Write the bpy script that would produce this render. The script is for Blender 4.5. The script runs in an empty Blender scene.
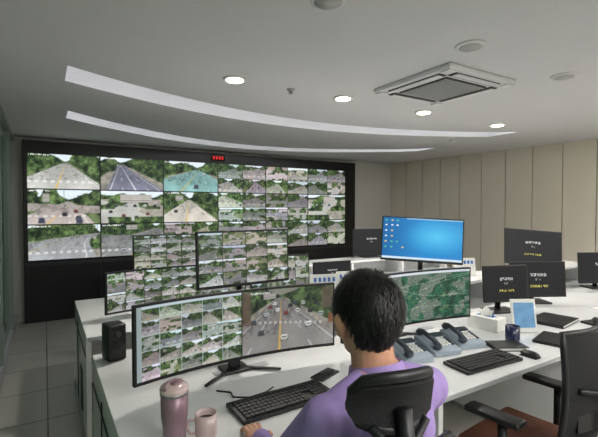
import bpy, bmesh, math, random
import numpy as np
from mathutils import Matrix, Vector, Euler
random.seed(7)
RNG = np.random.default_rng(7)
scene = bpy.context.scene
try:
    scene.view_settings.view_transform = 'Standard'
except Exception:
    pass

# ------------------------------------------------------------------ materials
def lin(c):
    return tuple(((x/12.92) if x <= .04045 else ((x+.055)/1.055)**2.4) for x in c)

def mat(name, col, rough=.5, metal=0., noise=.06, scale=15., bump=0., bscale=None, coat=0.):
    m = bpy.data.materials.new(name); m.use_nodes = True
    nt = m.node_tree; N = nt.nodes; L = nt.links
    b = N['Principled BSDF']
    tc = N.new('ShaderNodeTexCoord'); no = N.new('ShaderNodeTexNoise')
    no.inputs['Scale'].default_value = scale; no.inputs['Detail'].default_value = 3
    L.new(tc.outputs['Object'], no.inputs['Vector'])
    mx = N.new('ShaderNodeMixRGB')
    c = lin(col)
    mx.inputs[1].default_value = tuple(max(0, x*(1-noise)) for x in c)+(1,)
    mx.inputs[2].default_value = tuple(min(1, x*(1+noise)) for x in c)+(1,)
    L.new(no.outputs[0], mx.inputs[0]); L.new(mx.outputs[0], b.inputs['Base Color'])
    b.inputs['Roughness'].default_value = rough; b.inputs['Metallic'].default_value = metal
    if coat: b.inputs['Coat Weight'].default_value = coat
    if bump:
        n2 = N.new('ShaderNodeTexNoise'); n2.inputs['Scale'].default_value = bscale or scale*6
        L.new(tc.outputs['Object'], n2.inputs['Vector'])
        bp = N.new('ShaderNodeBump'); bp.inputs['Strength'].default_value = bump; bp.inputs['Distance'].default_value = .005
        L.new(n2.outputs[0], bp.inputs['Height']); L.new(bp.outputs[0], b.inputs['Normal'])
    return m

def emat(name, col, s):
    m = bpy.data.materials.new(name); m.use_nodes = True
    b = m.node_tree.nodes['Principled BSDF']
    b.inputs['Base Color'].default_value = lin(col)+(1,)
    b.inputs['Emission Color'].default_value = lin(col)+(1,)
    b.inputs['Emission Strength'].default_value = s
    return m

def screen_mat(name, strength=1.0):
    m = bpy.data.materials.new(name); m.use_nodes = True
    nt = m.node_tree; b = nt.nodes['Principled BSDF']
    b.inputs['Base Color'].default_value = (.01, .01, .012, 1)
    b.inputs['Roughness'].default_value = .35
    b.inputs['Specular IOR Level'].default_value = .25
    a = nt.nodes.new('ShaderNodeAttribute'); a.attribute_name = 'Col'
    nt.links.new(a.outputs['Color'], b.inputs['Emission Color'])
    b.inputs['Emission Strength'].default_value = strength
    return m

M_white = mat('desk_white', (.87, .875, .875), .16, noise=.03)
M_edge = mat('desk_edge_grey', (.64, .65, .66), .45)
M_black = mat('black_plastic', (.07, .073, .08), .42, bump=.05)
M_black2 = mat('black_gloss', (.03, .03, .035), .15)
M_dgrey = mat('dark_grey_plastic', (.17, .175, .185), .5)
M_mesh = mat('black_mesh_fabric', (.075, .078, .085), .85, noise=.5, scale=260, bump=.5, bscale=300)
M_metal = mat('brushed_metal', (.62, .63, .65), .3, 1.0)
M_key = mat('key_black', (.12, .12, .13), .55)
M_cushion = mat('seat_brown_fabric', (.42, .25, .17), .8, bump=.4, bscale=150)
M_shirt = mat('shirt_purple', (.62, .53, .76), .85, noise=.14, scale=9, bump=.8, bscale=18)
M_trous = mat('trousers_navy', (.12, .13, .18), .85)
M_skin = mat('skin', (.78, .58, .47), .55, noise=.08, scale=12, bump=.05)
M_hair = mat('hair_black', (.065, .058, .055), .45, noise=.35, scale=60)
M_shoe = mat('shoe_black', (.05, .05, .05), .35)
M_blk_frame = mat('video_wall_frame', (.06, .065, .075), .35)
M_screen = screen_mat('screen_picture', 1.08)
M_wall = mat('wall_paint', (.82, .81, .785), .8, noise=.02)
M_panel = mat('wall_panel_cream', (.86, .83, .765), .5, noise=.03, scale=3)
M_seam = mat('panel_seam', (.34, .31, .27), .8)
M_ceil = mat('ceiling_paint', (.82, .82, .83), .85, noise=.015, scale=3)
M_acw = mat('ac_white', (.84, .84, .85), .45)
M_lampon = emat('lamp_on', (1, .94, .80), 20)
M_cove = emat('cove_led', (.98, .985, 1), 8.0)
M_fillglow = emat('fill_panel_glow', (1, .99, .975), 29.0)  # glow of the added fill panels
M_lampoff = mat('lamp_off', (.70, .70, .70), .4)
M_red = emat('red_led', (1, .12, .08), 1.3)
M_pink = mat('tumbler_mauve', (.58, .47, .51), .35, .3)
M_mug = mat('mug_pink', (.82, .73, .72), .25, coat=.5)
M_navy = mat('mug_navy', (.10, .13, .28), .3, coat=.4)
M_phone = mat('telephone_grey', (.60, .65, .70), .45)
M_phone2 = mat('telephone_dark', (.20, .23, .27), .45)
M_paper = mat('paper', (.9, .9, .88), .8)
M_blue = mat('print_blue', (.25, .45, .75), .6)
M_pblue = mat('print_pale_blue', (.42, .62, .80), .6, noise=.35, scale=18)
M_yel = mat('print_yellow', (.9, .8, .3), .6)
M_eye = mat('eye_white', (.9, .9, .88), .2)
M_lip = mat('lip', (.62, .36, .33), .5)
M_coffee = mat('coffee', (.12, .07, .04), .15)
M_gframe = mat('partition_frame', (.52, .57, .54), .4)

def glass_mat():
    m = mat('green_glass', (.38, .52, .44), .04, noise=.12, scale=1.2)
    b = m.node_tree.nodes['Principled BSDF']
    b.inputs['Specular IOR Level'].default_value = 1.0
    return m
M_glass = glass_mat()

def floor_mat():
    m = bpy.data.materials.new('floor_tiles'); m.use_nodes = True
    nt = m.node_tree; N = nt.nodes; L = nt.links; b = N['Principled BSDF']
    tc = N.new('ShaderNodeTexCoord'); br = N.new('ShaderNodeTexBrick')
    br.offset = 0.; br.inputs['Scale'].default_value = 1.
    br.inputs['Brick Width'].default_value = .6; br.inputs['Row Height'].default_value = .6
    br.inputs['Mortar Size'].default_value = .006
    br.inputs['Color1'].default_value = lin((.73, .72, .69))+(1,)
    br.inputs['Color2'].default_value = lin((.69, .68, .65))+(1,)
    br.inputs['Mortar'].default_value = lin((.34, .33, .32))+(1,)
    L.new(tc.outputs['Object'], br.inputs['Vector'])
    no = N.new('ShaderNodeTexNoise'); no.inputs['Scale'].default_value = 40
    L.new(tc.outputs['Object'], no.inputs['Vector'])
    mx = N.new('ShaderNodeMixRGB'); mx.blend_type = 'MULTIPLY'; mx.inputs[0].default_value = .25
    L.new(br.outputs['Color'], mx.inputs[1]); L.new(no.outputs[0], mx.inputs[2])
    L.new(mx.outputs[0], b.inputs['Base Color']); b.inputs['Roughness'].default_value = .28
    return m
M_floor = floor_mat()

# ------------------------------------------------------------------ mesh builder
class MB:
    def __init__(s):
        s.bm = bmesh.new(); s.mats = []
    def mi(s, m):
        if m not in s.mats: s.mats.append(m)
        return s.mats.index(m)
    def _merge(s, t, m, smooth):
        i = s.mi(m)
        for f in t.faces: f.material_index = i; f.smooth = smooth
        me = bpy.data.meshes.new('tmp'); t.to_mesh(me); t.free()
        s.bm.from_mesh(me); bpy.data.meshes.remove(me)
    def box(s, c, size, m, rot=(0, 0, 0), bev=0., seg=2, smooth=False):
        t = bmesh.new()
        bmesh.ops.create_cube(t, size=1, matrix=Matrix.Diagonal((*size, 1)))
        if bev:
            bmesh.ops.bevel(t, geom=t.edges[:], offset=bev, segments=seg, affect='EDGES', profile=.5)
            smooth = smooth or seg > 2
        bmesh.ops.transform(t, matrix=Matrix.Translation(c) @ Euler(rot).to_matrix().to_4x4(), verts=t.verts)
        s._merge(t, m, smooth)
    def sph(s, c, r, m, rot=(0, 0, 0), seg=20):
        t = bmesh.new()
        if not hasattr(r, '__len__'): r = (r, r, r)
        bmesh.ops.create_uvsphere(t, u_segments=seg, v_segments=seg//2+2, radius=1)
        bmesh.ops.transform(t, matrix=Matrix.Translation(c) @ Euler(rot).to_matrix().to_4x4() @ Matrix.Diagonal((*r, 1)), verts=t.verts)
        s._merge(t, m, True)
    def cone(s, p0, p1, r0, r1, m, seg=20, caps=True, smooth=True):
        s.tube([p0, p1], [r0, r1], m, seg=seg, smooth=smooth)
    def tube(s, pts, r, m, seg=10, closed=False, smooth=True, flat=1.0):
        pts = [Vector(p) for p in pts]; n = len(pts)
        if not hasattr(r, '__len__'): r = [r]*n
        t = bmesh.new(); rings = []
        up = None
        for i, p in enumerate(pts):
            if closed: d = pts[(i+1) % n]-pts[i-1]
            else: d = pts[min(i+1, n-1)]-pts[max(i-1, 0)]
            d.normalize()
            if up is None:
                up = Vector((0, 0, 1)) if abs(d.z) < .9 else Vector((0, 1, 0))
            a = d.cross(up)
            if a.length < 1e-4: a = d.orthogonal()
            a.normalize(); b = a.cross(d).normalized(); up = b
            rings.append([t.verts.new(p+a*math.cos(2*math.pi*k/seg)*r[i]+b*math.sin(2*math.pi*k/seg)*r[i]*flat) for k in range(seg)])
        rr = range(n if closed else n-1)
        for i in rr:
            A = rings[i]; B = rings[(i+1) % n]
            for k in range(seg):
                t.faces.new((A[k], A[(k+1) % seg], B[(k+1) % seg], B[k]))
        if not closed:
            t.faces.new(rings[0][::-1]); t.faces.new(rings[-1])
        bmesh.ops.recalc_face_normals(t, faces=t.faces)
        s._merge(t, m, smooth)
    def lathe(s, prof, c, m, seg=28):
        t = bmesh.new(); rings = []
        for r, z in prof:
            rings.append([t.verts.new((c[0]+r*math.cos(2*math.pi*k/seg), c[1]+r*math.sin(2*math.pi*k/seg), c[2]+z)) for k in range(seg)])
        for A, B in zip(rings, rings[1:]):
            for k in range(seg): t.faces.new((A[k], A[(k+1) % seg], B[(k+1) % seg], B[k]))
        t.faces.new(rings[0][::-1]); t.faces.new(rings[-1])
        bmesh.ops.recalc_face_normals(t, faces=t.faces)
        s._merge(t, m, True)
    def sheet(s, fn, nu, nv, th, m, smooth=True):
        t = bmesh.new(); e = 1e-3
        F = {}; B = {}
        for i in range(nu+1):
            for j in range(nv+1):
                u = i/nu; v = j/nv
                p = Vector(fn(u, v))
                du = Vector(fn(u+e, v))-Vector(fn(u-e, v)); dv = Vector(fn(u, v+e))-Vector(fn(u, v-e))
                n = du.cross(dv).normalized()
                F[i, j] = t.verts.new(p); B[i, j] = t.verts.new(p-n*th)
        for i in range(nu):
            for j in range(nv):
                t.faces.new((F[i, j], F[i+1, j], F[i+1, j+1], F[i, j+1]))
                t.faces.new((B[i, j], B[i, j+1], B[i+1, j+1], B[i+1, j]))
        for i in range(nu):
            t.faces.new((F[i, 0], B[i, 0], B[i+1, 0], F[i+1, 0]))
            t.faces.new((F[i, nv], F[i+1, nv], B[i+1, nv], B[i, nv]))
        for j in range(nv):
            t.faces.new((F[0, j], F[0, j+1], B[0, j+1], B[0, j]))
            t.faces.new((F[nu, j], B[nu, j], B[nu, j+1], F[nu, j+1]))
        bmesh.ops.recalc_face_normals(t, faces=t.faces)
        for ed in t.edges:
            if len(ed.link_faces) == 2 and ed.calc_face_angle(0) > .7: ed.smooth = False
        s._merge(t, m, smooth)
    def obj(s, name, loc=(0, 0, 0), rotz=0., parent=None):
        me = bpy.data.meshes.new(name); s.bm.to_mesh(me); s.bm.free()
        for m in s.mats: me.materials.append(m)
        o = bpy.data.objects.new(name, me); scene.collection.objects.link(o)
        o.location = loc; o.rotation_euler = (0, 0, rotz)
        if parent: o.parent = parent
        return o

def screen_obj(img, fn, parent, name='screen'):
    h, w, _ = img.shape
    us = (np.arange(w))/(w-1); vs = (np.arange(h))/(h-1)
    verts = [fn(u, 1-v) for v in vs for u in us]
    idx = np.arange(h*w).reshape(h, w)
    q = np.stack([idx[1:, :-1], idx[1:, 1:], idx[:-1, 1:], idx[:-1, :-1]], -1).reshape(-1, 4)
    me = bpy.data.meshes.new(name); me.from_pydata(verts, [], q.tolist())
    a = me.color_attributes.new('Col', 'FLOAT_COLOR', 'POINT')
    c = np.clip(img, 0, 1)
    c = np.where(c <= .04045, c/12.92, ((c+.055)/1.055)**2.4)
    rgba = np.ones((h*w, 4), dtype=np.float32); rgba[:, :3] = c.reshape(-1, 3)
    a.data.foreach_set('color', rgba.ravel())
    me.materials.append(M_screen)
    o = bpy.data.objects.new(name, me); scene.collection.objects.link(o); o.parent = parent
    return o

# ------------------------------------------------------------------ screen pictures (numpy arrays -> vertex colours)
def vnoise(w, h, cell, rng):
    gw = int(w/cell)+3; gh = int(h/cell)+3
    g = rng.random((gh, gw))
    y = np.arange(h)/cell; x = np.arange(w)/cell
    y0 = y.astype(int); x0 = x.astype(int); fy = (y-y0)[:, None]; fx = (x-x0)[None]
    fx = fx*fx*(3-2*fx); fy = fy*fy*(3-2*fy)
    a = g[y0][:, x0]; b = g[y0][:, x0+1]; c = g[y0+1][:, x0]; d = g[y0+1][:, x0+1]
    return a*(1-fx)*(1-fy)+b*fx*(1-fy)+c*(1-fx)*fy+d*fx*fy
def fbm(w, h, cell, rng):
    return .42*vnoise(w, h, cell, rng)+.32*vnoise(w, h, max(1.2, cell/2.3), rng)+.26*vnoise(w, h, max(1.1, cell/5), rng)
def soft(img, k=.5):
    p = np.pad(img, ((1, 1), (1, 1), (0, 0)), mode='edge')
    b = (p[:-2, 1:-1]+p[2:, 1:-1]+p[1:-1, :-2]+p[1:-1, 2:])/4
    return img*(1-k)+b*k

CARS = [(.88, .88, .88), (.18, .18, .20), (.50, .22, .20), (.70, .72, .74), (.28, .31, .40), (.82, .82, .80), (.30, .30, .31)]
def put_car(img, u, v, cx, cy, cw, ch, rng):
    col = np.array(CARS[rng.integers(len(CARS))])
    m = (abs(u-cx) < cw*1.15) & (abs(v-cy-ch*.75) < ch*.4)
    img = np.where(m[..., None], img*.6, img)
    m = ((abs(u-cx)/cw)**3+(abs(v-cy)/ch)**3) < 1
    sh = np.clip(1.05-.35*(v-cy+ch)/(2*ch), .5, 1.1)[..., None]
    img = np.where(m[..., None], col*sh, img)
    m = (abs(u-cx) < cw*.72) & (abs(v-cy+ch*.25) < ch*.24)
    return np.where(m[..., None], np.array((.2, .22, .26)), img)

def trees(img, mask, n1, n2):
    g = np.array([.42, .53, .30]); gd = np.array([.07, .12, .08])
    t = np.clip((n1-.28)*1.9+(n2-.5)*.4, 0, 1)[..., None]
    c = gd+(g-gd)*t
    return np.where(mask[..., None], c, img)

def feed(w, h, rng, kind=None, road=None, yellow=True, tree=1.0, cars=3, dark=0., vx=None, hz=None, bl=None, br=None, curve=None, sky=(.84, .89, .92)):
    v, u = np.mgrid[0:h, 0:w].astype(float); u = (u+.5)/w; v = (v+.5)/h
    if kind is None: kind = rng.choice(['road', 'road', 'inter', 'plaza', 'aerial'])
    n1 = fbm(w, h, max(2.2, h*.12), rng); n2 = vnoise(w, h, max(3, h*.3), rng)
    hz = hz if hz is not None else rng.uniform(.14, .34)
    rc = np.array(road if road else [(.60, .60, .585), (.66, .65, .61), (.52, .53, .53), (.70, .70, .68)][rng.integers(4)])
    img = np.ones((h, w, 3))*np.array(sky)
    if kind == 'aerial':
        hz = rng.uniform(-.1, .1)
    if kind in ('road', 'inter'):
        vx = vx if vx is not None else rng.uniform(.1, .9)
        bl = bl if bl is not None else rng.uniform(-.7, .15)
        br = br if br is not None else rng.uniform(.8, 1.5)
        curve = curve if curve is not None else rng.uniform(-.35, .35)
        s = np.clip((v-hz)/(1-hz), 0, 1); off = curve*(1-s)**2*s*2
        G = v > hz+.01
        th = hz-(.06+.50*n2*tree*(.6+.8*n1))*np.clip(abs(u-vx)*2.6+.15, .18, 1)
        img = trees(img, v > th, n1, n2)
        if rng.random() < .4:
            x = rng.uniform(0, .8); bw = rng.uniform(.06, .2); bh = rng.uniform(.08, .22)
            m = (u > x) & (u < x+bw) & (v > hz-bh) & (v < hz+.02)
            img = np.where(m[..., None], np.array((.66, .65, .63))-.16*(np.sin(v*h*1.8) > .3)[..., None], img)
        side = np.array([.60, .58, .54]) if rng.random() < .5 else np.array([.42, .49, .32])
        L1 = vx+(bl-vx)*s-.02+off; R1 = vx+(br-vx)*s+.02+off
        wv = (n2-.5)*.1*s
        W = (u > L1-.26*s-.01+wv) & (u < R1+.26*s+.01+wv) & G
        img = np.where(W[..., None], side*(.65+.5*n1[..., None]), img)
        m = W & (n2 > .55) & (s < .65) & ((u < L1) | (u > R1)); img = trees(img, m, n1, n2)
        R = (u > L1) & (u < R1) & G
        if kind == 'inter':
            R |= (abs(s-rng.uniform(.3, .5)-(u-.5)*rng.uniform(-.2, .2)) < .16) & G
        shade = (.80+.20*s+.16*(n2-.5))[..., None]
        img = np.where(R[..., None], rc*(shade+.06), img)
        m = R & (n1 > .60) & (s < .7); img = np.where(m[..., None], img*.78, img)
        def line(fr, c, wd, dash=False, k=1.):
            nonlocal img
            x = vx+(bl+(br-bl)*fr-vx)*s+off
            m = np.clip(1.5-abs(u-x)/(wd*(s+.06)), 0, 1)*G*k
            if kind == 'inter': m = m*(abs(s-.4) > .2)
            if dash: m = m*(np.sin(1/(s+.08)*9) > 0)
            m = m[..., None]
            img = img*(1-m)+np.array(c)*m
        line(.05, (.92, .92, .9), .009, k=.75); line(.95, (.92, .92, .9), .009, k=.75)
        line(.5, (.86, .68, .30) if yellow else (.93, .93, .93), .012, k=.85)
        line(.27, (.9, .9, .9), .008, True, .65); line(.74, (.9, .9, .9), .008, True, .65)
        if kind == 'inter' or rng.random() < .3:
            m = (abs(s-rng.uniform(.62, .8)) < .04) & R & (np.sin(u*w*.55) > 0); img = np.where(m[..., None], img*.4+.55, img)
        for k in range(cars):
            sv = rng.uniform(.05, .85); fr = rng.choice([.15, .38, .62, .86])
            cx = vx+(bl+(br-bl)*fr-vx)*sv+curve*(1-sv)**2*sv*2; cy = hz+(1-hz)*sv
            img = put_car(img, u, v, cx, cy, .012+.040*sv, .020+.065*sv, rng)
        for k in range(rng.integers(0, 3)):
            x = rng.uniform(0, 1); m = (abs(u-x) < .006) & (v < hz+.25) & (v > hz-.3); img = np.where(m[..., None], img*.5+.1, img)
    else:
        side = np.array([(.64, .62, .57), (.50, .54, .40), (.60, .59, .57)][rng.integers(3)])
        G = v > hz
        img = np.where(G[..., None], side*(.75+.36*n1[..., None]), trees(img, v > hz-.14*n2-.05, n1, n2))
        a = rng.uniform(-1.1, 1.1); cx0, cy0 = rng.uniform(.2, .8), rng.uniform(.4, .8); wd = rng.uniform(.10, .2)
        for ang in (a, a+1.5):
            dd = (u-cx0)*math.sin(ang)-(v-cy0)*math.cos(ang)+.2*(u-cx0)**2
            ww = wd*(.55+v)
            img = np.where(((abs(dd) < ww*1.15) & G)[..., None], np.array((.76, .75, .72)), img)
        for ang in (a, a+1.5):
            dd = (u-cx0)*math.sin(ang)-(v-cy0)*math.cos(ang)+.2*(u-cx0)**2; ww = wd*(.55+v)
            img = np.where(((abs(dd) < ww) & G)[..., None], rc*(.92+.15*n2[..., None]), img)
            m = (abs(dd) < .007) & G & (abs(u-cx0) > wd); img = np.where(m[..., None], img*.4+.5, img)
        m = (n2 > .55) & G & (abs(v-cy0) > wd*.8); img = trees(img, m, n1, n2)
        if kind == 'plaza':
            x = rng.uniform(-.1, .6)
            m = (u > x) & (u < x+rng.uniform(.2, .5)) & (v < hz+.10) & (v > hz-.14)
            img = np.where(m[..., None], np.array((.72, .70, .68))-.2*(np.sin(v*h*1.5) > .4)[..., None], img)
            for k in range(6): img = put_car(img, u, v, .1+k*.15+rng.uniform(-.02, .02), hz+.20, .028, .038, rng)
        for k in range(cars):
            img = put_car(img, u, v, rng.uniform(.1, .9), rng.uniform(max(.2, hz+.1), .95), .028, .042, rng)
    img = soft(img, .40)
    img += (n1[..., None]-.5)*.07+rng.normal(0, .018, (h, w, 1))
    img = img*1.02+.02
    if h > 30:
        m = (v > .03) & (v < .065) & (u > .03) & (u < .30) & (rng.random((h, w)) < .5)
        img = np.where(m[..., None], np.array((1, 1, 1.)), img)
    return np.clip(img*(1-dark), 0, 1)

def tiles(w, h, nx, ny, rng, gap=1, bg=(.07, .09, .11), dark=0., lum=None):
    img = np.ones((h, w, 3))*np.array(bg)
    xs = np.linspace(0, w, nx+1).astype(int); ys = np.linspace(0, h, ny+1).astype(int)
    for i in range(nx):
        for j in range(ny):
            a, b, c, d = xs[i]+gap, xs[i+1], ys[j]+gap, ys[j+1]
            f = feed(b-a, d-c, rng, cars=int(rng.integers(0, 4)), yellow=rng.random() < .5, dark=dark+rng.uniform(-.08, .16))
            tint = 1+rng.uniform(-.04, .04, 3)
            img[c:d, a:b] = np.clip(f*tint, 0, 1)
    return img

def street_view(w, h, rng):
    f = feed(w, h, rng, kind='road', road=(.52, .51, .50), yellow=True, cars=0, vx=.42, hz=.14, bl=-.35, br=1.15, curve=0, sky=(.50, .50, .46), dark=.10, tree=.7)
    v, u = np.mgrid[0:h, 0:w].astype(float); u /= w; v /= h
    def rect(cx, cy, a, b, col, k=1.):
        nonlocal f
        m = ((abs(u-cx) < a) & (abs(v-cy) < b))[..., None]
        f = np.where(m, f*(1-k)+np.array(col)*k, f)
    for k in range(15):
        rect(.08+k*.055, .50+.008*k, .011, .022, (.72, .72, .70), .7)
    for cx, cy in [(.30, .28), (.38, .34), (.52, .28), (.60, .38), (.47, .40), (.72, .62), (.20, .68), (.45, .80), (.86, .46), (.80, .28), (.66, .26), (.26, .40), (.35, .24), (.57, .24), (.74, .40), (.12, .50)]:
        s = .014+.030*cy
        f = put_car(f, u, v, cx, cy, s, s*1.25, rng)
    rect(.02, .28, .07, .26, (.34, .27, .24), .8); rect(.95, .20, .08, .18, (.36, .31, .27), .8); rect(.97, .55, .03, .08, (.50, .28, .20), .8)
    return soft(f, .3)

def sat_map(w, h, rng):
    a = fbm(w, h, 46, rng); b = fbm(w, h, 9, rng); c = vnoise(w, h, 12, rng); e = vnoise(w, h, 1.6, rng)
    ridge = 1-abs(2*fbm(w, h, 22, rng)-1)
    img = np.array([.15, .34, .25])*(.38+.5*b[..., None]+.55*ridge[..., None]**3)
    m = (a+.25*c) > .68
    img = np.where(m[..., None], np.array([.46, .52, .47])*(.55+.6*e[..., None]), img)
    m = (a+.2*c) < .38
    img = np.where(m[..., None], np.array([.32, .46, .33])*(.7+.4*b[..., None]), img)
    v, u = np.mgrid[0:h, 0:w].astype(float); u /= w; v /= h
    for k in range(6):
        p = rng.uniform(-.8, .8); q = rng.uniform(0, 1); am = rng.uniform(.02, .08); fq = rng.uniform(4, 12)
        m = abs(v-(q+p*(u-.5)+am*np.sin(u*fq+k))) < .006
        img = np.where(m[..., None], img*.5+.5*np.array((.75, .78, .70)), img)
    img = soft(img, .4)
    img[:int(h*.05)] = (.80, .82, .85)
    img[:, :int(w*.01)] = (.8, .82, .85)
    for k in range(14):
        x = int(rng.uniform(.1, .9)*w); y = int(rng.uniform(.15, .9)*h)
        img[y:y+1, x:x+5] = (.85, .85, .6)
    return np.clip(img, 0, 1)

def desktop(w, h, rng):
    v, u = np.mgrid[0:h, 0:w].astype(float); u /= w; v /= h
    img = np.zeros((h, w, 3))
    img[:] = (.12, .52, .78)
    img += (np.array((.20, .24, .14))*np.clip(1-2.2*np.hypot(u-.68, v-.42), 0, 1)[..., None])
    img -= (np.array((.06, .18, .20))*np.clip(.7-u*1.4, 0, 1)[..., None])
    for i in range(4):
        for j in range(6):
            if i < 2 or rng.random() < .3:
                x = int((.04+i*.07)*w); y = int((.06+j*.13)*h)
                img[y:y+2, x:x+3] = [(.95, .95, .95), (.95, .8, .3), (.4, .8, .5)][rng.integers(3)]
    img[int(h*.95):] = (.80, .88, .94)
    img[:int(h*.04), int(w*.3):] = (.60, .78, .9)
    return np.clip(img, 0, 1)

def dark_text(w, h, rng, yel=True):
    img = np.ones((h, w, 3))*np.array((.075, .08, .09))
    def glyphs(x0, y0, n, s, col):
        for k in range(n):
            g = rng.random((s, s)) < .55
            xs = x0+k*(s+1)
            sub = img[y0:y0+s, xs:xs+s]
            sub[g[:sub.shape[0], :sub.shape[1]]] = col
    glyphs(int(w*.36), int(h*.34), 5, max(3, w//20), (.85, .85, .85))
    glyphs(int(w*.46), int(h*.48), 2, max(3, w//24), (.65, .65, .6))
    if yel: glyphs(int(w*.34), int(h*.70), 7, max(3, w//26), (.80, .77, .36))
    return img

# ------------------------------------------------------------------ room shell
XL, XR, YB, YF, H = -.35, 6.6, -2.2, 6.85, 2.55
b = MB(); b.box(((XL+XR)/2, (YB+YF)/2, -.05), (XR-XL+.4, YF-YB+.4, .1), M_floor); b.obj('floor')
b = MB(); b.box(((XL+XR)/2, YF+.05, 1.35), (XR-XL+.4, .1, 2.7), M_wall); b.obj('wall_back')
b = MB(); b.box(((XL+XR)/2, YB-.05, 1.35), (XR-XL+.4, .1, 2.7), M_wall); b.obj('wall_front')
b = MB()
b.box((XR+.07, (YB+YF)/2, 1.35), (.1, YF-YB, 2.7), M_seam)
y = 6.84
while y > YB:
    y0 = max(YB, y-.45)
    b.box((XR+.01, (y+y0)/2, H/2+.04), (.02, y-y0-.014, H-.08), M_panel)
    y -= .45
b.obj('wall_right')
b = MB(); b.box((XR-.008, (YB+YF)/2, .045), (.016, YF-YB, .09), M_edge); b.obj('baseboard_right')
b = MB()
b.box((XL-.09, (YB+YF)/2, 1.35), (.08, YF-YB, 2.7), M_wall)
b.box((XL-.035, (YB+YF)/2, 1.33), (.02, YF-YB, 2.42), M_glass)
b.box((XL-.02, (YB+YF)/2, .06), (.06, YF-YB, .12), M_edge)
b.box((XL-.02, (YB+YF)/2, 2.52), (.06, YF-YB, .06), M_gframe)
for yy in np.arange(YB+.3, YF, 1.32):
    b.box((XL-.015, yy, 1.31), (.05, .045, 2.38), M_gframe)
b.obj('wall_left')

# ceiling with two curved recessed coves
c1 = np.polyfit([.145, 1.27, 2.95, 4.19, 5.17], [3.46, 3.90, 4.09, 3.81, 3.28], 2)
c2 = np.polyfit([.21, 1.95, 3.64, 5.42], [4.95, 5.96, 5.95, 4.82], 2)
R1 = (.145, 5.17); R2 = (.21, 5.42); SW = .40; SH = .12
xs = sorted(set([XL, XR, .145, .21, 5.17, 5.42]+list(np.linspace(.3, 5.1, 41))+[XL+.2, 5.8]))
def yc(c, R, x): return float(np.polyval(c, min(max(x, R[0]), R[1])))
b = MB(); t = bmesh.new()
def q(*p): t.faces.new([t.verts.new(k) for k in p])
for xa, xb in zip(xs, xs[1:]):
    ra = [YB, yc(c1, R1, xa)-SW/2, yc(c1, R1, xa)+SW/2, yc(c2, R2, xa)-SW/2, yc(c2, R2, xa)+SW/2, YF]
    rb = [YB, yc(c1, R1, xb)-SW/2, yc(c1, R1, xb)+SW/2, yc(c2, R2, xb)-SW/2, yc(c2, R2, xb)+SW/2, YF]
    for k in range(5):
        R = R1 if k == 1 else R2
        slot = k in (1, 3) and xa >= R[0]-1e-6 and xb <= R[1]+1e-6
        z = H+SH if slot else H
        q((xa, ra[k], z), (xa, ra[k+1], z), (xb, rb[k+1], z), (xb, rb[k], z))
        if slot:
            q((xa, ra[k], H), (xb, rb[k], H), (xb, rb[k], z), (xa, ra[k], z))
            q((xa, ra[k+1], H), (xb, rb[k+1], H), (xb, rb[k+1], z), (xa, ra[k+1], z))
            if abs(xa-R[0]) < 1e-6: q((xa, ra[k], H), (xa, ra[k+1], H), (xa, ra[k+1], z), (xa, ra[k], z))
            if abs(xb-R[1]) < 1e-6: q((xb, rb[k], H), (xb, rb[k+1], H), (xb, rb[k+1], z), (xb, rb[k], z))
bmesh.ops.remove_doubles(t, verts=t.verts, dist=1e-5)
b._merge(t, M_ceil, False)
b.box(((XL+XR)/2, (YB+YF)/2, H+.2), (XR-XL+.4, YF-YB+.4, .06), M_ceil)
b.obj('ceiling')
for cc, R in ((c1, R1), (c2, R2)):
    b = MB()
    pts = [(x, yc(cc, R, x)-SW/2+.03, H+.07) for x in np.linspace(R[0]+.03, R[1]-.03, 36)]
    b.tube(pts, .014, M_cove, seg=6)
    b.obj('cove_light_strip')

# downlights
def downlight(x, y, on):
    b = MB()
    b.lathe([(.075, -.012), (.085, -.008), (.088, 0), (.06, 0)], (0, 0, 0), M_acw)
    b.lathe([(.064, -.016), (.066, -.004), (.02, -.004)], (0, 0, 0), M_lampon if on else M_lampoff)
    o = b.obj('ceiling_downlight', (x, y, H))
    if on:
        l = bpy.data.lights.new('lamp', 'SPOT'); l.energy = 110; l.spot_size = math.radians(130); l.spot_blend = .9
        l.color = (1, .95, .88); l.shadow_soft_size = .06
        lo = bpy.data.objects.new('lamp', l); scene.collection.objects.link(lo); lo.parent = o; lo.location = (0, 0, -.03)
for x in (1.23, 2.25, 3.27, 4.50): downlight(x, 2.93, True)
for x in (1.14, 2.18, 3.26): downlight(x, 1.60, False)
for x, y in ((1.0, -.6), (3.2, -.6), (5.2, -.6), (5.3, 1.0), (1.0, -1.6), (3.2, -1.6)):  # unseen glowing panels, added out of view to brighten the room
    b = MB()
    b.box((0, 0, -.012), (1.26, .36, .024), M_acw, bev=.004)
    b.box((0, 0, -.026), (1.18, .28, .006), M_fillglow)
    b.obj('added_fill_panel', (x, y, H))
b = MB(); b.lathe([(.035, 0), (.03, -.01), (.012, -.014), (.012, -.03), (.02, -.032), (.02, -.036), (.004, -.036)], (0, 0, 0), M_metal); b.obj('sprinkler_head', (1.73, 2.95, H))
b = MB(); b.lathe([(.05, 0), (.05, -.02), (.035, -.035), (.01, -.037)], (0, 0, 0), M_acw); b.obj('smoke_detector', (4.95, 3.9, H))

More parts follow.
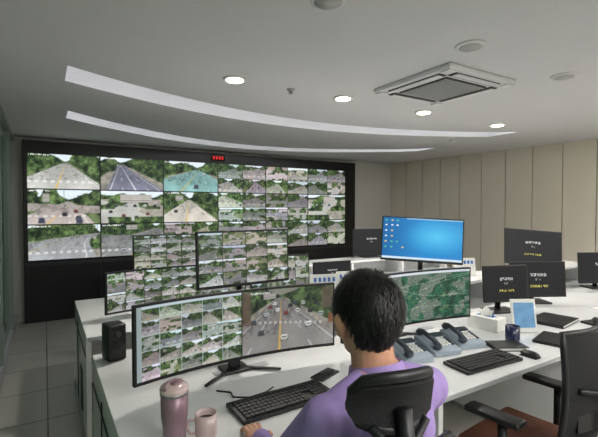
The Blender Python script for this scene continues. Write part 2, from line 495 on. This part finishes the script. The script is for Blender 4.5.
# AC cassette
b = MB()
b.box((0, 0, -.018), (.92, .92, .036), M_acw, bev=.01)
b.box((0, 0, -.038), (.56, .56, .012), M_dgrey)
for i in range(15):
    b.box((0, -.25+i*.0357, -.046), (.54, .012, .012), M_edge, rot=(.5, 0, 0))
for a in range(4):
    R = Euler((0, 0, a*math.pi/2)).to_matrix()
    b.box(tuple(R @ Vector((0, .36, -.037))), (.62, .09, .006), M_dgrey, rot=(0, 0, a*math.pi/2))
    b.box(tuple(R @ Vector((0, .375, -.046))), (.58, .060, .008), M_acw, rot=(0, 0, a*math.pi/2), bev=.003)
for sx in (-1, 1):
    for sy in (-1, 1): b.box((sx*.40, sy*.40, -.040), (.09, .09, .01), M_acw, bev=.003)
o = b.obj('ceiling_air_conditioner', (2.68, 2.22, H)); o.scale = (.82, .82, 1)

# ------------------------------------------------------------------ video wall
b = MB()
b.box((2.605, 6.775, 1.675), (5.71, .15, 1.65), M_blk_frame)
b.box((2.605, 6.79, .425), (5.71, .12, .85), M_blk_frame)
b.box((2.605, 6.74, .81), (5.71, .10, .05), M_dgrey)
for k in range(7): b.box((-.20+k*.9, 6.728, .40), (.012, .01, .76), M_dgrey)
vw = b.obj('video_wall')
pw, ph = 110, 60
VI = np.zeros((ph*3, pw*6, 3))
rng = np.random.default_rng(12)
big = [[dict(kind='road', vx=.52, hz=.24, bl=-.35, br=1.1, curve=0, cars=0, road=(.72, .72, .70), tree=1.4), dict(kind='road', vx=.30, hz=.20, bl=.1, br=1.0, curve=0, yellow=False, cars=0, road=(.44, .45, .52), tree=1.4), dict(kind='road', vx=.6, hz=.26, bl=-.8, br=1.4, cars=3, road=(.50, .67, .66), tree=1.5)],
       [dict(kind='inter', vx=.55, hz=.34, bl=-.4, br=.9, curve=.1, cars=9, road=(.70, .66, .64), tree=1.3), dict(kind='plaza', cars=6), dict(kind='road', vx=.45, hz=.26, bl=-.2, br=1.0, cars=1, curve=0, road=(.76, .74, .70), tree=1.6)],
       [dict(kind='road', vx=1.0, hz=.26, bl=-1.6, br=.9, cars=0, curve=-.5, road=(.60, .61, .62), tree=1.3), dict(kind='inter', cars=3), dict(kind='aerial', cars=2)]]
for r in range(3):
    for c in range(6):
        if c < 3 and not (r == 2 and c == 2): f = feed(pw, ph, rng, **big[r][c])
        elif c == 5 and r == 1: f = feed(pw, ph, rng, kind='plaza', tree=1.5, cars=0)
        else: f = tiles(pw, ph, 2, 2, rng)
        f[0] = .05; f[-1] = .05; f[:, 0] = .05; f[:, -1] = .05
        VI[r*ph:(r+1)*ph, c*pw:(c+1)*pw] = f
screen_obj(VI, lambda u, v: (-.20+5.4*u, 6.697, .86+1.47*v), vw)
b = MB(); b.box((0, 0, 0), (.24, .03, .09), M_black2, bev=.004)
for k in range(4):
    for dz in (-.02, 0, .02): b.box((-.075+k*.05, -.017, dz), (.024, .004, .005), M_red)
    b.box((-.089+k*.05, -.017, 0), (.005, .004, .045), M_red)
b.obj('digital_clock', (2.50, 6.682, 2.42))

# ------------------------------------------------------------------ desks
DZ = .74
def desk(x0, x1, y0, y1, hutch=None):
    b = MB(); w = x1-x0; d = y1-y0
    b.box((w/2, d/2, DZ-.015), (w, d, .03), M_white, bev=.004)
    b.box((w/2, .003, DZ-.015), (w-.02, .012, .022), M_edge)
    n = max(2, int(round(w/1.45)))
    for k in range(n+1):
        x = .015+(w-.03)*k/n
        b.box((x, d/2, (DZ-.03)/2), (.03, d-.06, DZ-.03), M_white, bev=.002)
        b.box((x, d/2, .015), (.05, d-.02, .03), M_edge)
    b.box((w/2, d*.72, .40), (w-.06, .02, .62), M_white)
    b.box((w/2, d-.03, .38), (w-.04, .02, .66), M_white)
    for k in range(n):
        b.box((w*(k+.5)/n, d*.55, DZ+.002), (.30, .05, .004), M_edge)
    for k in range(6):
        b.box((-.002, d*.3+k*.03, .25), (.004, .012, .3), M_dgrey)
    b.box((-.003, d*.5, .60), (.006, d-.10, .006), M_dgrey)
    b.box((-.003, d*.66, .35), (.006, .006, .62), M_dgrey)
    if hutch:
        hx0, hx1, hy0, hy1, hz = hutch
        hx0 -= x0; hx1 -= x0; hy0 -= y0; hy1 -= y0
        b.box(((hx0+hx1)/2, (hy0+hy1)/2, hz-.012), (hx1-hx0, hy1-hy0, .024), M_white, bev=.003)
        m = 5
        for k in range(m+1):
            b.box((hx0+.012+(hx1-hx0-.024)*k/m, (hy0+hy1)/2, (DZ+hz-.024)/2), (.024, hy1-hy0-.02, hz-.024-DZ), M_white)
        b.box(((hx0+hx1)/2, hy1-.01, (DZ+hz-.024)/2), (hx1-hx0-.03, .014, hz-.024-DZ), M_white)
    return b.obj('control_desk', (x0, y0, 0))
HZ = .95
desk(.22, 5.4, 1.22, 2.62, (.78, 5.3, 2.26, 2.60, HZ))
desk(.22, 4.9, 3.0, 4.25, (.62, 4.8, 3.86, 4.2, HZ))

# ------------------------------------------------------------------ monitors
def curved_monitor(x, y, w, h, zb, img, rz=0., bz=DZ, name='curved_monitor'):
    b = MB(); R = 1.9; zb = zb-bz
    def fn(u, v, o=0., mw=w, z0=zb, hh=h):
        a = (u-.5)*mw/R
        return ((R-o)*math.sin(a), (R-o)*(math.cos(a)-1)-o*0+0-o, z0+hh*v)
    b.sheet(lambda u, v: fn(u, v), 28, 2, .022, M_black)
    b.sheet(lambda u, v: fn(u, v, -.022, w*.6, zb+h*.2, h*.6), 16, 2, .03, M_dgrey)
    b.box((0, .075, zb+h*.5), (.14, .06, .14), M_dgrey, bev=.01)
    b.box((0, .10, (zb+h*.55)/2+.006), (.06, .035, zb+h*.55-.012), M_black, bev=.008)
    for sx in (-1, 1):
        b.tube([(0, .11, .012), (sx*.20, -.04, .010)], [.016, .010], M_black, seg=8, flat=.6)
    b.box((0, .10, .008), (.14, .12, .016), M_black, bev=.006)
    o = b.obj(name, (x, y, bz), rz)
    bz2 = .010
    screen_obj(img, lambda u, v: fn(u, v, .002, w-2*bz2, zb+.016, h-.026), o)
    return o

def monitor(x, y, w, h, zb, img, rz=0., tilt=.06, bz=DZ, name='computer_monitor', roll=0.):
    b = MB(); zb = zb-bz
    T = Matrix.Translation((0, 0, zb+h/2)) @ Euler((-tilt, roll, 0)).to_matrix().to_4x4()
    def tb(c, s, m, bev=.004):
        t = bmesh.new(); bmesh.ops.create_cube(t, size=1, matrix=Matrix.Diagonal((*s, 1)))
        bmesh.ops.bevel(t, geom=t.edges[:], offset=bev, segments=2, affect='EDGES', profile=.5)
        bmesh.ops.transform(t, matrix=T @ Matrix.Translation(c), verts=t.verts); b._merge(t, m, False)
    tb((0, 0, 0), (w, .022, h), M_black)
    tb((0, .022, -.01), (w*.62, .03, h*.6), M_dgrey, .01)
    b.tube([(0, .045, zb+h*.5), (0, .085, zb+h*.38), (0, .09, .012)], .022, M_black, seg=10)
    b.box((0, .06, .007), (.24, .19, .014), M_black, bev=.006)
    o = b.obj(name, (x, y, bz), rz)
    screen_obj(img, lambda u, v: tuple(T @ Vector(((u-.5)*(w-.022), -.0125, (v-.5)*(h-.03)+.004))), o)
    return o

rs = np.random.default_rng
W1, H1 = 400, 120
img = np.zeros((H1, W1, 3)); k = int(W1*.50)
img[:, :k] = tiles(k, H1, 5, 5, rs(3), bg=(.66, .72, .72), dark=.08)
img[:5, :k] = (.70, .75, .78); img[:, :9] = (.55, .60, .60)
img[:, k:] = street_view(W1-k, H1, rs(5)); img[:, k-1:k+1] = .03
curved_monitor(.83, 1.90, 1.05, .345, .825, img)
curved_monitor(1.955, 1.90, 1.12, .345, .825, sat_map(W1, H1, rs(9)))
monitor(1.08, 2.42, .64, .35, 1.09, tiles(150, 84, 4, 4, rs(21), dark=.06), .04, .05, HZ)
monitor(2.665, 2.40, .66, .37, 1.13, desktop(120, 68, rs(2)), -.72, .12, HZ, roll=.05)
monitor(3.14, 1.96, .40, .29, .83, dark_text(80, 48, rs(31)), -.35, .08)
monitor(3.68, 2.00, .50, .31, .80, dark_text(80, 48, rs(32)), -.5, .08)
monitor(4.36, 2.42, .60, .37, .98, dark_text(90, 60, rs(33)), -.55, .18, HZ, roll=.08)
monitor(4.92, 2.02, .50, .32, .80, dark_text(80, 48, rs(35), False), -.5, .08)
# second row
img = tiles(300, 84, 8, 4, rs(41), dark=.05)
curved_monitor(.92, 3.36, 1.12, .31, .80, img)
monitor(1.86, 3.36, .62, .35, .79, tiles(130, 74, 4, 3, rs(42), dark=.1), 0, .05)
monitor(2.48, 3.40, .44, .24, .80, dark_text(90, 60, rs(44), False), -.1, .05)
monitor(.98, 4.02, .60, .33, 1.00, tiles(120, 68, 4, 4, rs(45), dark=.1), 0., .04, HZ)
monitor(1.62, 4.02, .58, .30, .98, tiles(120, 68, 3, 3, rs(46), dark=.1), 0., .04, HZ)
monitor(3.55, 4.02, .52, .34, .975, dark_text(90, 60, rs(48), False), -.3, .05, HZ)

# ------------------------------------------------------------------ chairs
def office_chair(x, y, rz, head=True, seatm=M_mesh, top=1.06):
    b = MB()
    for k in range(5):
        a = k*2*math.pi/5+.3
        e = Vector((math.cos(a)*.29, math.sin(a)*.29, .075))
        b.tube([(0, 0, .10), e], [.028, .018], M_black, seg=8)
        b.cone((e.x, e.y, .075), (e.x, e.y, .05), .008, .008, M_metal, seg=8)
        nrm = Vector((-math.sin(a), math.cos(a), 0))
        for s in (-1, 1):
            c = Vector((e.x, e.y, .027))+nrm*s*.014
            b.cone(c-nrm*.009, c+nrm*.009, .027, .027, M_black, seg=16)
    b.cone((0, 0, .07), (0, 0, .26), .03, .03, M_black); b.cone((0, 0, .26), (0, 0, .40), .017, .017, M_metal)
    b.box((0, -.02, .395), (.18, .26, .05), M_dgrey, bev=.01)
    b.box((0, 0, .445), (.50, .48, .06), seatm, bev=.028, seg=4)
    H0 = .54; H1 = top
    def back(u, v):
        s = 2*u-1; wd = .225*(1-.18*(2*v-1)**2*(1 if v < .5 else .9))
        return (-s*wd, -.245-.04*math.sin(v*math.pi*.9)+.055*s*s, H0+(H1-H0)*v)
    b.sheet(back, 14, 12, .008, M_mesh)
    loop = [back(u, 0) for u in np.linspace(0, 1, 9)]+[back(1, v) for v in np.linspace(.1, .9, 8)]+[back(u, 1) for u in np.linspace(1, 0, 9)]+[back(0, v) for v in np.linspace(.9, .1, 8)]
    b.tube(loop, .014, M_black, seg=8, closed=True)
    b.tube([(0, -.12, .40), (0, -.27, .43), (0, -.33, .55), (0, -.325, .80), (0, -.30, top-.08)], [.03, .028, .024, .02, .016], M_black, seg=10)
    b.tube([(-.18, -.265, .84), (0, -.325, .80), (.18, -.265, .84)], .013, M_black, seg=8)
    b.tube([(-.19, -.245, .62), (0, -.32, .60), (.19, -.245, .62)], .015, M_black, seg=8)
    b.sheet(lambda u, v: (-(2*u-1)*.16, -.235-.035+.03*(2*u-1)**2, .66+.10*v), 8, 3, .018, M_black)
    for s in (-1, 1):
        b.tube([(s*.10, 0, .40), (s*.27, -.01, .41), (s*.29, -.01, .47), (s*.29, -.01, .645)], [.016, .018, .02, .02], M_black, seg=10)
        b.box((s*.285, .03, .66), (.085, .25, .028), M_black, bev=.012, seg=3)
    if head:
        b.tube([(0, -.285, top-.12), (0, -.315, top), (0, -.29, top+.14)], [.018, .020, .018], M_black, seg=10)
        b.tube([(-.07, -.27, top+.10), (0, -.295, top+.02), (.07, -.27, top+.10)], .012, M_black, seg=8)
        def hr(u, v):
            s = 2*u-1
            return (-s*(.100-.018*(2*v-1)**2), -.245+.035*s*s-.025*(v-.4)**2*4, top+.085+.130*v-.014*s*s*(2*v-1))
        b.sheet(hr, 12, 6, .03, M_mesh)
        lp = [hr(u, 0) for u in np.linspace(0, 1, 7)]+[hr(1, v) for v in (.3, .7)]+[hr(u, 1) for u in np.linspace(1, 0, 7)]+[hr(0, v) for v in (.7, .3)]
        b.tube([Vector(p)+Vector((0, -.015, 0)) for p in lp], .014, M_black, seg=8, closed=True)
    return b.obj('office_chair', (x, y, 0), rz)
office_chair(.73, .93, -.22, True, top=1.0)
office_chair(1.98, 1.10, .10, False, M_cushion, 1.06)

# ------------------------------------------------------------------ person
person = bpy.data.objects.new('seated_man', None); scene.collection.objects.link(person)
PX = .80
def remeshed(b, voxel, smooth_it, name, mats, classify):
    o = b.obj(name)
    md = o.modifiers.new('r', 'REMESH'); md.mode = 'VOXEL'; md.voxel_size = voxel; md.use_smooth_shade = True
    ms = o.modifiers.new('s', 'SMOOTH'); ms.iterations = smooth_it; ms.factor = .5
    dg = bpy.context.evaluated_depsgraph_get(); dg.update()
    me = bpy.data.meshes.new_from_object(o.evaluated_get(dg))
    o.modifiers.clear(); o.data = me
    me.materials.clear()
    for m in mats: me.materials.append(m)
    for p in me.polygons:
        p.material_index = classify(p.center); p.use_smooth = True
    o.parent = person
    return o
b = MB()
def cap(p0, p1, r0, r1, n=6):
    p0 = Vector(p0); p1 = Vector(p1)
    b.cone(p0, p1, r0, r1, M_shirt, seg=20); b.sph(p0, r0, M_shirt, seg=20); b.sph(p1, r1, M_shirt, seg=20)
def X(s, d): return PX+s*d
b.sph((PX, .83, .575), (.165, .125, .105), M_shirt)
b.sph((PX, .83, .70), (.150, .115, .16), M_shirt)
b.sph((PX, .835, .86), (.158, .115, .17), M_shirt)
b.sph((PX, .845, .96), (.165, .108, .13), M_shirt)
cap((X(-1, .14), .855, 1.035), (X(1, .14), .855, 1.035), .064, .064)
b.sph((PX, .850, 1.045), (.12, .080, .07), M_shirt)
cap((PX, .865, 1.06), (PX, .90, 1.18), .060, .058)
for s in (-1, 1):
    cap((X(s, .04), .868, 1.105), (X(s, .15), .86, 1.060), .044, .050)
    sh = (X(s, .190), .865, 1.035); el = (X(s, .245), 1.03, .835); wr = (X(s, .175), 1.27, .787)
    cap(sh, el, .063, .048); cap(el, wr, .047, .033)
    hip = (X(s, .095), .86, .565); kn = (X(s, .12), 1.27, .56); an = (X(s, .12), 1.25, .11)
    cap(hip, kn, .085, .060); cap(kn, an, .058, .042)
    b.cone((X(s, .12), 1.22, .045), (X(s, .13), 1.42, .035), .043, .034, M_shirt); b.sph((X(s, .13), 1.43, .036), (.042, .05, .034), M_shirt)
    b.sph((X(s, .12), 1.22, .05), (.04, .05, .048), M_shirt)
def cls(c):
    if c.z < .085 and c.y > 1.1: return 3
    if c.z < .60 or (c.y > 1.0 and c.z < .70): return 2
    d = math.hypot(c.x-PX, c.y-.885)
    if c.z > 1.118+ (c.y-.87)*-.25 and d < .080: return 1
    return 0
remeshed(b, .009, 6, 'body', [M_shirt, M_skin, M_trous, M_shoe], cls)
b = MB()
def collar(u, v):
    a = u*2*math.pi
    r = .067+.012*(1-v)
    return (PX+r*1.05*math.sin(a), .876+.012*v+r*math.cos(a), 1.095+.042*v-.018*math.cos(a))
b.sheet(collar, 36, 3, .005, M_shirt); b.obj('shirt_collar', parent=person)

# head (local, facing +y), then placed
HC = Vector((PX-.01, .917, 1.258)); HR = Euler((-.08, 0, -.18)).to_matrix().to_4x4(); HM = Matrix.Translation(HC) @ HR @ Matrix.Scale(1.08, 4)
b = MB()
b.sph((0, -.008, .032), (.075, .096, .086), M_skin, seg=32)
b.sph((0, .030, -.018), (.064, .064, .075), M_skin, seg=28)
b.sph((0, .045, -.072), (.042, .046, .036), M_skin)
b.sph((0, .015, -.060), (.056, .055, .040), M_skin)
b.cone((0, -.02, -.13), (0, -.015, -.03), .052, .056, M_skin)
b.cone((0, .094, .018), (0, .108, -.022), .008, .014, M_skin, seg=12); b.sph((0, .106, -.026), (.016, .014, .011), M_skin)
b.sph((0, .088, .040), (.052, .012, .012), M_skin)
b.sph((0, .089, -.056), (.024, .010, .010), M_skin)
for s in (-1, 1):
    b.sph((s*.080, -.008, -.008), (.011, .021, .034), M_skin, rot=(-.15, 0, s*-.45))
    b.sph((s*.090, -.020, .004), (.006, .017, .025), M_skin, rot=(-.15, 0, s*-.7))
hd = remeshed(b, .0045, 3, 'head', [M_skin], lambda c: 0)
hd.matrix_world = HM
b = MB()
for s in (-1, 1):
    b.sph((s*.031, .083, .018), (.015, .010, .007), M_eye); b.sph((s*.031, .092, .018), (.0055, .003, .0055), M_hair)
    b.tube([(s*.014, .096, .036), (s*.032, .095, .041), (s*.050, .083, .037)], [.003, .004, .002], M_hair, seg=6)
b.sph((0, .098, -.054), (.022, .005, .005), M_lip); b.sph((0, .096, -.060), (.018, .005, .005), M_lip)
f = b.obj('face_features', parent=person); f.matrix_world = HM
def hair_ok(p):
    yl = p[1]; zl = p[2]
    if yl < -.045: lim = -.074
    elif yl < .0: lim = -.062+(yl+.045)*1.3
    elif yl < .04: lim = -.006+(yl)*1.0
    else: lim = .028+(yl-.04)*.9
    if abs(p[0]) > .055 and -.048 < yl < .02: lim = max(lim, .022)
    return zl > lim
HCn = Vector((0, -.008, .030)); HRad = Vector((.084, .107, .099))
def hp(dx, dy, dz, k=1.):
    low = 1.0 if dz > -.2 else 1.0-.28*(-dz-.2)
    return Vector((HCn.x+dx*HRad.x*k*low, HCn.y+dy*HRad.y*k*low, HCn.z+dz*HRad.z*k*(1.25 if dz < 0 else 1)))
t = bmesh.new(); n1, n2 = 64, 44; vv = {}
hr = random.Random(4)
for i in range(n2+1):
    th = math.pi*i/n2
    for j in range(n1):
        ph_ = 2*math.pi*j/n1
        nn = 1+.018*math.sin(ph_*5+th*4)+.014*math.sin(ph_*4-th*9)+hr.uniform(-.008, .008)
        vv[i, j] = t.verts.new(hp(math.sin(th)*math.cos(ph_), math.sin(th)*math.sin(ph_), math.cos(th), nn))
for i in range(n2):
    for j in range(n1):
        fs = [vv[i, j], vv[i+1, j], vv[i+1, (j+1) % n1], vv[i, (j+1) % n1]]
        c = sum((v.co for v in fs), Vector())/4
        if hair_ok(c): t.faces.new(fs)
bmesh.ops.remove_doubles(t, verts=t.verts, dist=1e-5)
for v in [v for v in t.verts if not v.link_faces]: t.verts.remove(v)
b = MB(); b._merge(t, M_hair, True)
t = bmesh.new()
crown = Vector((.01, -.045, .13))
cnt = 0
while cnt < 5200:
    d = Vector((hr.gauss(0, 1), hr.gauss(0, 1), hr.gauss(0, 1))).normalized()
    p = hp(*d)
    if not hair_ok(p+Vector((0, 0, -.004))): continue
    n = Vector((d.x/HRad.x, d.y/HRad.y, d.z/HRad.z)).normalized()
    fl = (p-crown); fl -= n*fl.dot(n)
    if fl.length < 1e-4: continue
    fl.normalize()
    if d.y > .3: fl = (fl+Vector((.5, 0, 0))).normalized()
    side = n.cross(fl)
    fl = (fl+side*hr.uniform(-.45, .45)).normalized(); side = n.cross(fl).normalized()
    Lh = hr.uniform(.020, .040); wd = hr.uniform(.0010, .0022); lift = hr.uniform(.002, .012)
    prev = None
    for k in range(4):
        s = k/3
        c = p+fl*Lh*s+n*(lift*math.sin(s*2.2)-Lh*Lh*s*s*4.0)
        w2 = wd*(1-.75*s)
        a = t.verts.new(c-side*w2); e = t.verts.new(c+side*w2)
        if prev: t.faces.new((prev[0], prev[1], e, a))
        prev = (a, e)
    cnt += 1
b._merge(t, M_hair, True)
h = b.obj('hair', parent=person); h.matrix_world = HM
# hands resting on the desk edge
for s in (-1, 1):
    b = MB()
    def hc(p0, p1, r0, r1):
        b.cone(p0, p1, r0, r1, M_skin, seg=12); b.sph(p0, r0, M_skin, seg=12); b.sph(p1, r1, M_skin, seg=12)
    hc((0, -.03, .012), (0, .02, .010), .026, .024)
    b.sph((0, .055, .004), (.038, .048, .015), M_skin)
    b.sph((-s*.026, .035, .002), (.018, .034, .014), M_skin)
    for k, (fx, ln) in enumerate([(-.028, .070), (-.010, .080), (.009, .075), (.027, .060)]):
        fx2 = fx*s
        a = Vector((fx2*.9, .085, .006)); m1 = a+Vector((fx2*.12, ln*.45, .004)); m2 = m1+Vector((fx2*.08, ln*.3, -.010)); e = m2+Vector((0, ln*.2, -.011))
        hc(a, m1, .0095, .0085); hc(m1, m2, .0085, .0078); hc(m2, e, .0078, .0068)
    a = Vector((-s*.030, .025, .0)); m1 = a+Vector((-s*.022, .028, -.004)); e = m1+Vector((-s*.006, .028, -.006))
    hc(a, m1, .012, .010); hc(m1, e, .010, .008)
    ho = remeshed(b, .003, 2, 'hand', [M_skin], lambda c: 0)
    ho.matrix_world = Matrix.Translation((X(s, .17), 1.275, .765)) @ Euler((-.05, 0, s*.12)).to_matrix().to_4x4()

# ------------------------------------------------------------------ desk objects
def keyboard(x, y, rz, w=.45, d=.165):
    b = MB(); b.box((0, 0, .010), (w, d, .018), M_black, rot=(.03, 0, 0), bev=.005)
    for r in range(6):
        n = 20
        for k in range(n):
            if k in (14, 15) and r in (1, 2): continue
            if r == 0 and 4 <= k <= 8:
                if k == 6: b.box((-w/2+.018+(k+.5)*(w-.036)/n, -d/2+.02+r*.0245, .021), (.10, .019, .008), M_key, rot=(.03, 0, 0))
                continue
            b.box((-w/2+.018+(k+.5)*(w-.036)/n, -d/2+.02+r*.0245, .0205+r*.0006), (.0172, .019, .008), M_key, bev=0)
    return b.obj('computer_keyboard', (x, y, DZ), rz)
keyboard(.87, 1.55, .02, .46, .175)
keyboard(2.02, 1.38, -.06, .44)
def mouse(x, y, rz=0):
    b = MB(); b.sph((0, 0, .012), (.031, .055, .022), M_black); b.box((0, 0, .003), (.055, .095, .006), M_black, bev=.002); b.box((0, .03, .033), (.006, .016, .006), M_dgrey, bev=.002)
    return b.obj('computer_mouse', (x, y, DZ), rz)
mouse(1.22, 1.50)
mouse(2.33, 1.30)

def telephone(x, y, rz):
    b = MB()
    b.box((0, 0, .034), (.19, .21, .034), M_phone, rot=(.22, 0, 0), bev=.010, seg=3)
    b.box((0, .03, .022), (.16, .15, .044), M_phone, bev=.008)
    b.box((0, -.01, .008), (.17, .19, .016), M_phone, bev=.006)
    b.box((.035, .065, .070), (.095, .04, .008), M_phone2, rot=(.22, 0, 0), bev=.002)
    for r in range(4):
        for c in range(4):
            b.box((.005+c*.022, .022-r*.023, .0605-r*.0052), (.015, .015, .006), M_paper if c < 3 else M_phone2, rot=(.22, 0, 0))
    b.tube([(-.062, -.085, .058), (-.062, -.05, .082), (-.062, .05, .102), (-.062, .085, .094)], [.020, .015, .015, .020], M_phone2, seg=10)
    b.sph((-.062, -.082, .052), (.025, .026, .017), M_phone2); b.sph((-.062, .082, .090), (.025, .026, .018), M_phone2)
    return b.obj('desk_telephone', (x, y, DZ), rz)
telephone(1.74, 1.655, -.15); telephone(1.97, 1.65, -.2); telephone(2.20, 1.65, -.25)

# tumbler
b = MB()
b.lathe([(.036, 0), (.039, .004), (.040, .09), (.045, .12), (.0465, .205), (.043, .205)], (0, 0, 0), M_pink)
b.lathe([(.0480, .203), (.0490, .215), (.046, .226), (.02, .229), (.005, .229)], (0, 0, 0), M_mug)
b.lathe([(.0475, .198), (.0485, .200), (.0485, .205), (.0475, .206)], (0, 0, 0), M_metal)
b.box((.012, 0, .233), (.045, .020, .010), M_pink, bev=.003)
b.tube([(-.040, 0, .218), (-.050, 0, .236), (-.030, 0, .248), (.0, 0, .246), (.02, 0, .236)], .005, M_pink, seg=8)
b.obj('travel_tumbler', (.375, 1.44, DZ), .6)
def mug(x, y, rz, m, r=.040, h=.09):
    b = MB()
    b.lathe([(r*.86, 0), (r*.95, .004), (r, .02), (r, h), (r-.004, h), (r-.005, h-.02), (r-.006, h-.025), (.004, h-.025)], (0, 0, 0), m)
    b.lathe([(r-.006, h-.024), (.003, h-.0235)], (0, 0, 0), M_coffee)
    b.tube([(r-.003, 0, h*.8), (r+.022, 0, h*.78), (r+.028, 0, h*.5), (r+.018, 0, h*.25), (r-.004, 0, h*.2)], .006, m, seg=8)
    return b.obj('coffee_mug', (x, y, DZ), rz)
mug(.495, 1.46, 2.9, M_mug)
mug(2.52, 1.52, .3, M_navy, .043, .095)
b = MB(); b.box((0, 0, .045), (.12, .22, .09), M_paper, bev=.004); b.box((0, 0, .091), (.05, .12, .003), M_blue)
b.sheet(lambda u, v: ((u-.5)*.04+.01*math.sin(v*7), (v-.5)*.09, .09+.05*math.sin(u*3.1)*(1-.3*math.sin(v*9))), 6, 8, .001, M_paper)
b.obj('tissue_box', (2.62, 1.77, DZ), .1)
b = MB()
b.box((0, 0, .11), (.17, .015, .22), M_paper, rot=(-.18, 0, 0), bev=.003)
b.box((0, -.009, .115), (.140, .003, .165), M_pblue, rot=(-.18, 0, 0)); b.box((0, -.011, .075), (.125, .003, .05), M_paper, rot=(-.18, 0, 0)); b.box((0, .040, .075), (.05, .006, .155), M_dgrey, rot=(.35, 0, 0))
b.obj('picture_frame', (2.76, 1.59, DZ+.001), -.5)
def folder(x, y, rz, w, d, h, m=M_black, nm='document_folder'):
    b = MB(); b.box((0, 0, .002), (w, d, .004), m, bev=.001); b.box((.003, 0, h/2), (w-.012, d-.012, h-.008), M_paper)
    b.box((0, 0, h-.002), (w, d, .004), m, bev=.001); b.box((-w/2+.002, 0, h/2), (.005, d, h), m, bev=.001)
    return b.obj(nm, (x, y, DZ), rz)
folder(2.36, 1.46, -.5, .20, .14, .022)
folder(2.74, 1.38, .25, .26, .18, .018)
folder(3.20, 1.62, .15, .33, .24, .022)
folder(3.46, 1.36, -.2, .30, .22, .015)
for x, y, r in ((1.52, 1.45, .3), (3.95, 1.5, -.2)):
    b = MB()
    for k in range(3): b.box((.004*k, .003*k, .001+.0015*k), (.21, .297, .0012), M_paper, rot=(0, 0, .04*k))
    for k in range(9): b.box((-.01, .11-k*.025, .0052), (.15, .004, .0006), M_dgrey)
    b.obj('paper_documents', (x, y, DZ), r)
b = MB(); b.box((0, 0, .0045), (.075, .155, .009), M_black, bev=.003, seg=3); b.box((0, 0, .0093), (.068, .146, .0006), M_black2); b.obj('smartphone', (1.19, 1.69, DZ), -1.2)
b = MB(); b.tube([(0, 0, .004), (.05, -.05, .004), (.04, -.10, .004), (.10, -.14, .004), (.19, -.13, .004), (.24, -.10, .004)], .0035, M_black, seg=6); b.obj('keyboard_cable', (.66, 1.80, DZ), 0)
b = MB(); b.box((0, 0, .10), (.10, .11, .20), M_black, bev=.012, seg=3); b.cone((0, -.054, .07), (0, -.059, .07), .038, .034, M_dgrey); b.cone((0, -.054, .145), (0, -.059, .145), .020, .018, M_dgrey)
b.obj('desktop_speaker', (.32, 2.50, DZ), .2)
def sign(x, y, rz, z, m, w=.20, h=.165):
    b = MB(); b.box((0, .012, h/2), (w, .004, h), M_paper, rot=(-.18, 0, 0)); b.box((0, .050, h/2), (w, .004, h), M_paper, rot=(.2, 0, 0))
    b.box((0, .008, h*.30), (w*.96, .003, h*.36), m, rot=(-.18, 0, 0))
    for k in range(5): b.box((-w*.34+k*w*.17, .014, h*.78), (w*.09, .003, h*.18), M_blue, rot=(-.18, 0, 0))
    b.obj('desk_sign', (x, y, z), rz)
sign(1.66, 2.36, -.3, HZ, M_blue); sign(1.90, 2.38, -.3, HZ, M_blue); sign(3.3, 2.45, -.5, HZ, M_yel)
b = MB(); b.lathe([(.036, 0), (.038, .003), (.038, .095), (.035, .095), (.034, .01), (.003, .008)], (0, 0, 0), M_phone2)
for k in range(5):
    a = k*1.3; b.tube([(.012*math.cos(a), .012*math.sin(a), .012), (.030*math.cos(a), .030*math.sin(a), .15+.01*k)], .004, (M_blue, M_lip, M_black, M_yel, M_metal)[k], seg=6)
b.obj('pen_holder', (2.93, 1.66, DZ))

# ------------------------------------------------------------------ world, camera
w = bpy.data.worlds.new('world'); scene.world = w; w.use_nodes = True
w.node_tree.nodes['Background'].inputs[0].default_value = (.6, .65, .7, 1); w.node_tree.nodes['Background'].inputs[1].default_value = .3
cam = bpy.data.cameras.new('camera'); co = bpy.data.objects.new('camera', cam); scene.collection.objects.link(co)
cam.sensor_width = 36; cam.lens = 415/598*36; cam.clip_start = .02
co.location = (0, 0, 1.58); co.rotation_euler = (math.radians(90-1.45), 0, math.radians(-31.5))
scene.camera = co
